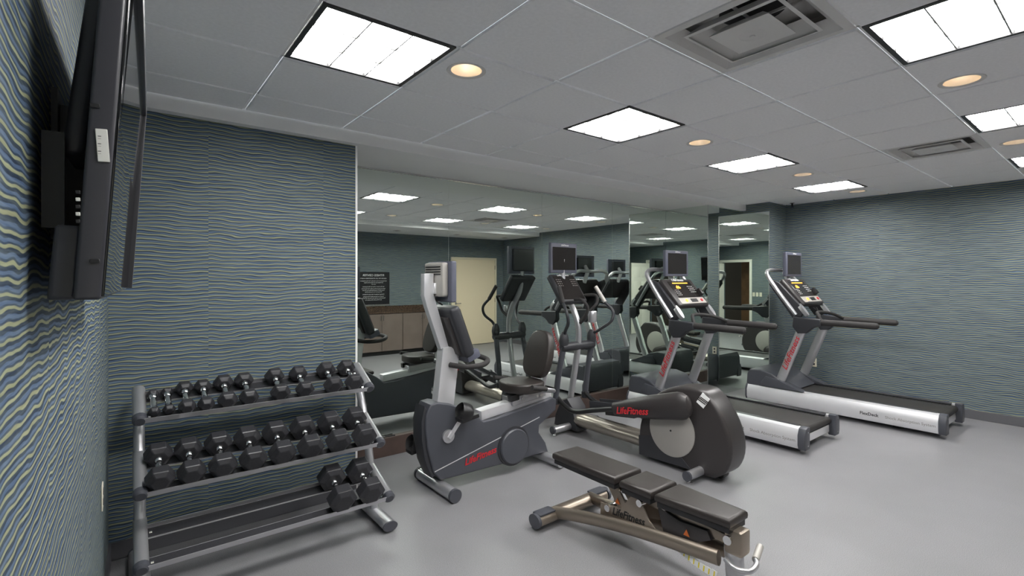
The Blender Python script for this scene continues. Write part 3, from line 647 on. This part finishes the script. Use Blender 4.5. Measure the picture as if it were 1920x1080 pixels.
# ================================================================ TREADMILLS
def treadmill(loc, lab):
    t = thing('treadmill', lab, 'treadmill', loc, 0, 'treadmills facing the mirrors')
    LEN = 1.99
    for s in (-1, 1):
        pr = [(s*.30, .05), (s*.385, .05), (s*.40, .085), (s*.40, .17), (s*.375, .225), (s*.335, .24), (s*.30, .235)]
        ra = MB().prism(pr, 'y', .05, LEN, .004, 1).build('side_rail', 'silverl', t)
        MB().prism([(s*.295, .045), (s*.388, .045), (s*.405, .085), (s*.405, .175), (s*.378, .232), (s*.335, .246), (s*.295, .24)], 'y', -.01, .055, .008, 2).build('end_cap', 'char2', ra)
        MB().prism([(s*.295, .045), (s*.388, .045), (s*.405, .085), (s*.405, .175), (s*.378, .232), (s*.335, .246), (s*.295, .24)], 'y', LEN-.02, LEN+.005, .006, 1).build('front_cap', 'char2', ra)
        for z in (.08, .20): MB().lathe([(.006, -.012), (.006, -.014)], (s*.345, 0, z), 'y', 8).build('screw', 'chrome', ra)
        MB().box(min(s*.27, s*.335), max(s*.27, s*.335), .08, 1.45, .222, .240, .003, 1).build('foot_strip', 'rubber', t)
        if s < 0:
            text('lettering', 'FlexDeck', .045, 'char', ra, (-.4005, .72, .11), (0, -1, 0), (0, 0, 1), .0, 1, bold=.001)
            text('lettering', 'Shock Absorption System', .04, 'greyp', ra, (-.4005, .49, .11), (0, -1, 0), (0, 0, 1))
    MB().box(-.265, .265, .06, 1.5, .195, .222, .01, 2).build('belt', 'belt', t)
    MB().tube([(-.29, .06, .185), (.29, .06, .185)], .035, 16).build('rear_roller', 'belt', t)
    MB().box(-.29, .29, .045, .075, .075, .145).build('rear_crossbar', 'silverl', t)
    MB().box(-.26, .26, .09, 1.6, .10, .19).build('deck', 'char', t)
    for x in (-.22, .22): MB().lathe([(.05, 0), (.05, .02), (.02, .03), (.02, .10)], (x, .42, 0), 'z', 16).build('foot', 'black', t)
    MB().box(-.2, .2, 1.5, 1.7, 0, .08, .01).build('front_foot', 'black', t)
    MB().prism([(1.42, .236), (1.50, .29), (1.68, .40), (1.82, .43), (1.95, .42), (1.985, .36), (1.995, .20), (1.98, .07), (1.6, .07), (1.55, .2)], 'x', -.37, .37, .02, 3).build('motor_hood', 'char2', t)
    for s in (-1, 1): MB().prism([(1.30, .235), (1.40, .27), (1.58, .34), (1.74, .36), (1.80, .28), (1.80, .235)], 'x', s*.395, s*.27, .012, 2).build('post_cover', 'char2', t)
    pb, pt = Vector((0, 1.62, .22)), Vector((0, 1.30, 1.06))
    dr = (pt-pb).normalized(); nn = Vector((0, dr.z, -dr.y))
    for s in (-1, 1):
        X = Vector((s*.335, 0, 0))
        up_ = MB().tube([pb+X, pt+X], .055, 22, flat=(1, .62), up=(0, 1, 0)).build('upright', 'silver', t)
        MB().lathe([(.009, s*.035), (.009, s*.0365)], pb+X+dr*.12, 'x', 10).build('screw', 'black', up_)
        if s < 0: text('lettering', 'LifeFitness', .092, 'red', up_, pb+X+dr*.26+Vector((-.0355, -.03, 0)), dr, nn, .3, 1.12, 'red lettering', bold=.0008)
        MB().prism([(1.42, 1.12), (1.12, 1.105), (1.11, 1.03), (1.20, 1.0), (1.28, .93), (1.37, .92), (1.43, 1.0)], 'x', s*.335-.04, s*.335+.04, .015, 3).build('arm_bracket', 'char', t)
        g = MB().tube([(s*.335, 1.13, 1.068), (s*.335, .60, 1.062), (s*.335, .575, 1.062), (s*.335, .56, 1.062)], [.036, .036, .032, .014], 16).build('handrail', 'grip', t)
        # console side cheek with its silver oval
        MB().prism([(1.34, 1.12), (1.44, 1.10), (1.72, 1.50), (1.70, 1.56), (1.60, 1.53), (1.30, 1.20)], 'x', s*.30, s*.345, .012, 3).build('console_cheek', 'char', t)
        e = MB(); pts = []
        c0 = Vector((s*.322, 1.325, 1.20)); a1 = Vector((0, .60, .80)); nv = Vector((0, -.80, .60))
        ring = [c0+nv*.02+a1*(.085*math.sin(q))+Vector((1, 0, 0))*(.032*math.cos(q)) for q in [2*math.pi*k/24 for k in range(24)]]
        ring2 = [p-nv*.04 for p in ring]
        va = [e.bm.verts.new(p) for p in ring]; vb = [e.bm.verts.new(p) for p in ring2]; e.bm.faces.new(va); e.bm.faces.new(vb[::-1])
        for k in range(24): e.bm.faces.new((va[k], va[(k+1) % 24], vb[(k+1) % 24], vb[k]))
        e.build('cheek_cap', 'silver', t)
    # console
    cc = Vector((0, 1.475, 1.40)); up = Vector((0, .66, .75)).normalized(); nf = Vector((0, -up.z, up.y))
    con = MB().obox(cc, (1, 0, 0), nf, up, .60, .07, .40, .025, 3).build('console', 'umber', t)
    MB().obox(cc+nf*.037+up*.035, (1, 0, 0), nf, up, .44, .004, .24, .002, 1).build('display_panel', 'screen', con)
    dp = con
    MB().obox(cc+nf*.04+up*.125, (1, 0, 0), nf, up, .30, .003, .012).build('amber_readout', 'orange', dp)
    for k, h_ in enumerate((.02, .035, .045, .03, .04, .022)): MB().obox(cc+nf*.04+Vector((-.13+.014*k, 0, 0))+up*(.045+h_/2), (1, 0, 0), nf, up, .009, .003, h_).build('amber_bar', 'orange', dp)
    kb = MB()
    for i in range(4):
        for j in range(4): kb.obox(cc+nf*.04+Vector((.10+.03*j, 0, 0))+up*(-.01+.028*i), (1, 0, 0), nf, up, .012, .003, .008)
    for i in range(4):
        for j in range(3): kb.obox(cc+nf*.04+Vector((-.19+.03*j, 0, 0))+up*(-.05+.024*i), (1, 0, 0), nf, up, .01, .003, .007)
    kb.build('keypad', 'whitep', dp, kind='stuff')
    MB().obox(cc+nf*.038-up*.135, (1, 0, 0), nf, up, .50, .006, .085, .003, 1).build('lower_strip', 'disc', con)
    MB().obox(cc+nf*.043+Vector((.03, 0, 0))-up*.135, (1, 0, 0), nf, up, .13, .004, .05, .002, 1).build('tray_slot', 'black', con)
    for x, m in ((-.12, 'orange'), (.18, 'red')):
        b = bmesh.new(); bmesh.ops.create_cone(b, cap_ends=True, segments=16, radius1=.02, radius2=.018, depth=.01)
        mm = Matrix((Vector((1, 0, 0)), up, nf)).transposed().to_4x4(); mm.translation = cc+nf*.044+Vector((x, 0, 0))-up*.135
        MB().add(b, mm).build('stop_button' if m == 'red' else 'start_button', m, con)
    MB().obox(cc+nf*.06+Vector((.24, 0, 0))-up*.03, (1, 0, 0), nf, up, .05, .05, .09, .012, 2).build('heart_strap_holder', 'black', con)
    text('lettering', 'LifeFitness', .055, 'whitep', con, cc+nf*.038+up*.158+Vector((-.12, 0, 0)), (1, 0, 0), up, .3, bold=.001)
    MB().tube(smooth([(-.34, 1.40, 1.14), (-.355, 1.56, 1.36), (-.355, 1.70, 1.56), (-.33, 1.75, 1.64), (-.24, 1.76, 1.68), (-.1, 1.72, 1.68), (0, 1.70, 1.68), (.1, 1.72, 1.68), (.24, 1.76, 1.68), (.33, 1.75, 1.64), (.355, 1.70, 1.56), (.355, 1.56, 1.36), (.34, 1.40, 1.14)], 6), .024, 14).build('arch_bar', 'silver', t)
    MB().tube(smooth([(-.335, 1.12, 1.07), (-.31, 1.16, 1.14), (-.24, 1.20, 1.175), (-.1, 1.20, 1.175), (.1, 1.17, 1.15), (.25, 1.14, 1.11), (.335, 1.11, 1.07)], 6), .018, 12).build('crossbar', 'grip', t)
    tvb = MB().box(-.225, .225, 1.56, 1.605, 1.60, 1.905, .012, 3).build('screen_housing', 'bezel', t)
    MB().box(-.185, .185, 1.557, 1.561, 1.63, 1.87).build('screen', 'screen', tvb); MB().box(-.14, .14, 1.605, 1.64, 1.64, 1.87, .015, 3).build('housing_back', 'char', tvb)
    MB().tube([(0, 1.63, 1.75), (0, 1.69, 1.68), (0, 1.62, 1.52)], .03, 12).build('screen_mount', 'silverl', tvb)
    text('lettering', 'LifeFitness', .024, 'whitep', tvb, (-.05, 1.555, 1.88), (1, 0, 0), (0, 0, 1), .3)
    MB().tube(smooth([(.05, 1.32, 1.22), (.02, 1.26, 1.12), (-.03, 1.25, 1.16), (-.05, 1.32, 1.22)], 6), .003, 6).build('safety_cord', 'black', t)
treadmill((5.095, 1.87, 0), 'nearer treadmill, behind the elliptical, facing the corner mirror')
treadmill((6.615, 1.19, 0), 'farther treadmill, next to the right wallpapered wall')
# ================================================================ BENCH
BX = 2.325
t = thing('weight_bench', 'adjustable weight bench with dark pads on a bronze frame, nearest machine', 'weight bench', (BX, 1.2, 0))
def pad(y0, y1, w0, w1, z0, z1, name):
    MB().prism([(-w0, y0), (w0, y0), (w1, y1), (-w1, y1)], 'z', z0+.012, z1, .022, 3).build(name, 'leather', t); MB().prism([(-w0+.01, y0+.01), (w0-.01, y0+.01), (w1-.01, y1-.01), (-w1+.01, y1-.01)], 'z', z0-.012, z0+.014).build('pad_base', 'black', t)
pad(.70, 1.24, .122, .115, .365, .425, 'back_pad'); pad(.45, .665, .12, .122, .365, .425, 'middle_pad'); pad(.02, .43, .085, .115, .365, .425, 'seat_pad')
MB().tube([(-.31, 1.17, .06), (.30, 1.17, .06)], .05, 18, flat=(.8, 1)).build('rear_foot', 'bronze', t)
for s in (-1, 1):
    MB().tube([(s*.31, 1.17, .06), (s*.33, 1.17, .06)], .053, 18, flat=(.82, 1)).build('foot_cap', 'char2', t)
    MB().obox((s*.245, 1.17, .098), (1, 0, 0), (0, 1, 0), (0, 0, 1), .13, .075, .012, .005).build('foot_pad', 'char2', t)
for s in (-1, 1):
    MB().tube(smooth([(s*.17, 1.16, .075), (s*.13, 1.0, .10), (s*.09, .75, .135), (s*.065, .45, .17), (s*.045, .10, .20)], 6), .034, 12, flat=(1.15, .72)).build('side_beam', 'bronze', t)
    MB().prism([(.86, .135), (.60, .155), (.42, .18), (.50, .235), (.56, .335), (.62, .34), (.70, .235), (.86, .215)], 'x', s*.062-.004, s*.062+.004, .001, 1).build('gusset_plate', 'bronze', t)
text('lettering', 'LifeFitness', .062, 'blackp', t, (-.0675, .765, .178), (0, -1, .08), (0, 0, 1), .3, .9, 'black lettering', bold=.001)
MB().tube([(0, .03, .0), (0, .05, .26)], .042, 20, flat=(1.1, .9)).build('front_post', 'silver', t)
MB().lathe([(.06, 0), (.06, .03), (.045, .04)], (0, .03, 0), 'z', 20).build('post_foot', 'char2', t)
MB().obox((0, .03, .30), (1, 0, 0), (0, 1, 0), (0, 0, 1), .09, .09, .12, .015).build('pivot_block', 'bronze', t)
MB().tube([(-.06, .05, .31), (.06, .05, .31)], .022, 14).build('pivot_pin', 'chrome', t)
MB().tube(smooth([(-.055, .06, .215), (-.075, .0, .205), (-.04, -.05, .20), (.03, -.05, .205), (.06, -.03, .21)], 5), .013, 10).build('lift_handle', 'silver', t)
MB().tube([(.06, -.03, .21), (.17, .0, .225)], .017, 14).build('handle_grip', 'disc', t)
MB().obox((0, .38, .315), (0, 1, .06), (1, 0, 0), (0, -.06, 1), .66, .06, .045, .006).build('seat_frame', 'bronze', t)
MB().obox((0, .95, .335), (0, 1, 0), (1, 0, 0), (0, 0, 1), .52, .06, .04, .006).build('back_frame', 'bronze', t)
for x in (-.05, .05): MB().obox((x, .70, .245), (0, .62, .78), (1, 0, 0), (0, -.78, .62), .26, .014, .07, .004).build('back_strut', 'bronze', t)
MB().tube([(-.08, .56, .315), (.08, .56, .315)], .02, 14).build('hinge_pin', 'chrome', t); MB().tube([(-.075, .80, .20), (.075, .80, .20)], .02, 14).build('hinge_pin', 'chrome', t)
MB().prism([(.42, .20), (.22, .225), (.14, .27), (.16, .31), (.32, .30), (.46, .33)], 'x', -.05, .05, .006).build('seat_bracket', 'umber', t)
for y, z in ((.27, .26), (.73, .265)): MB().prism([(y-.018, z-.015), (y+.018, z-.015), (y, z+.018)], 'x', -.0625, -.0605).build('warning_sticker', 'warn', t)
sc = MB(); n = 14
for k in range(n):   # printed angle scale hanging under the beam
    a0, a1 = -1.2+k*.06, -1.2+(k+1)*.06
    sc.quad((-.05, .42-.5*math.sin(-a0)+.15, .55-.5*math.cos(a0)-.02), (-.05, .42-.5*math.sin(-a1)+.15, .55-.5*math.cos(a1)-.02), (-.05, .42-.5*math.sin(-a1)*1.0+.15, .55-.5*math.cos(a1)-.055), (-.05, .42-.5*math.sin(-a0)+.15, .55-.5*math.cos(a0)-.055))
sc.bm.free()
arc = MB()
for k in range(8):
    y = .12+k*.028; z = .115+.0022*(k-1)**1.6 if k > 1 else .115
    MB().obox((-.052, y, z), (0, 1, .12), (1, 0, 0), (0, -.12, 1), .0285, .004, .036).build('scale_plate', 'whitep', t)
    MB().obox((-.0545, y, z), (0, 1, .12), (1, 0, 0), (0, -.12, 1), .006, .002, .028).build('scale_mark', 'yellow', t)
arc.bm.free()
# ---------------------------------------------------------------- small: cable on the mirror base
tag(MB().tube(smooth([(1.62, DM-.02, .172), (1.70, DM-.03, .175), (1.76, DM-.015, .18), (1.80, DM-.03, .175), (1.74, DM-.028, .19), (1.82, DM-.02, .176), (1.90, DM-.03, .172)], 6), .006, 8).build('power_cable', 'black'), 'short black cable coiled on the mirror base behind the rack', 'cable')
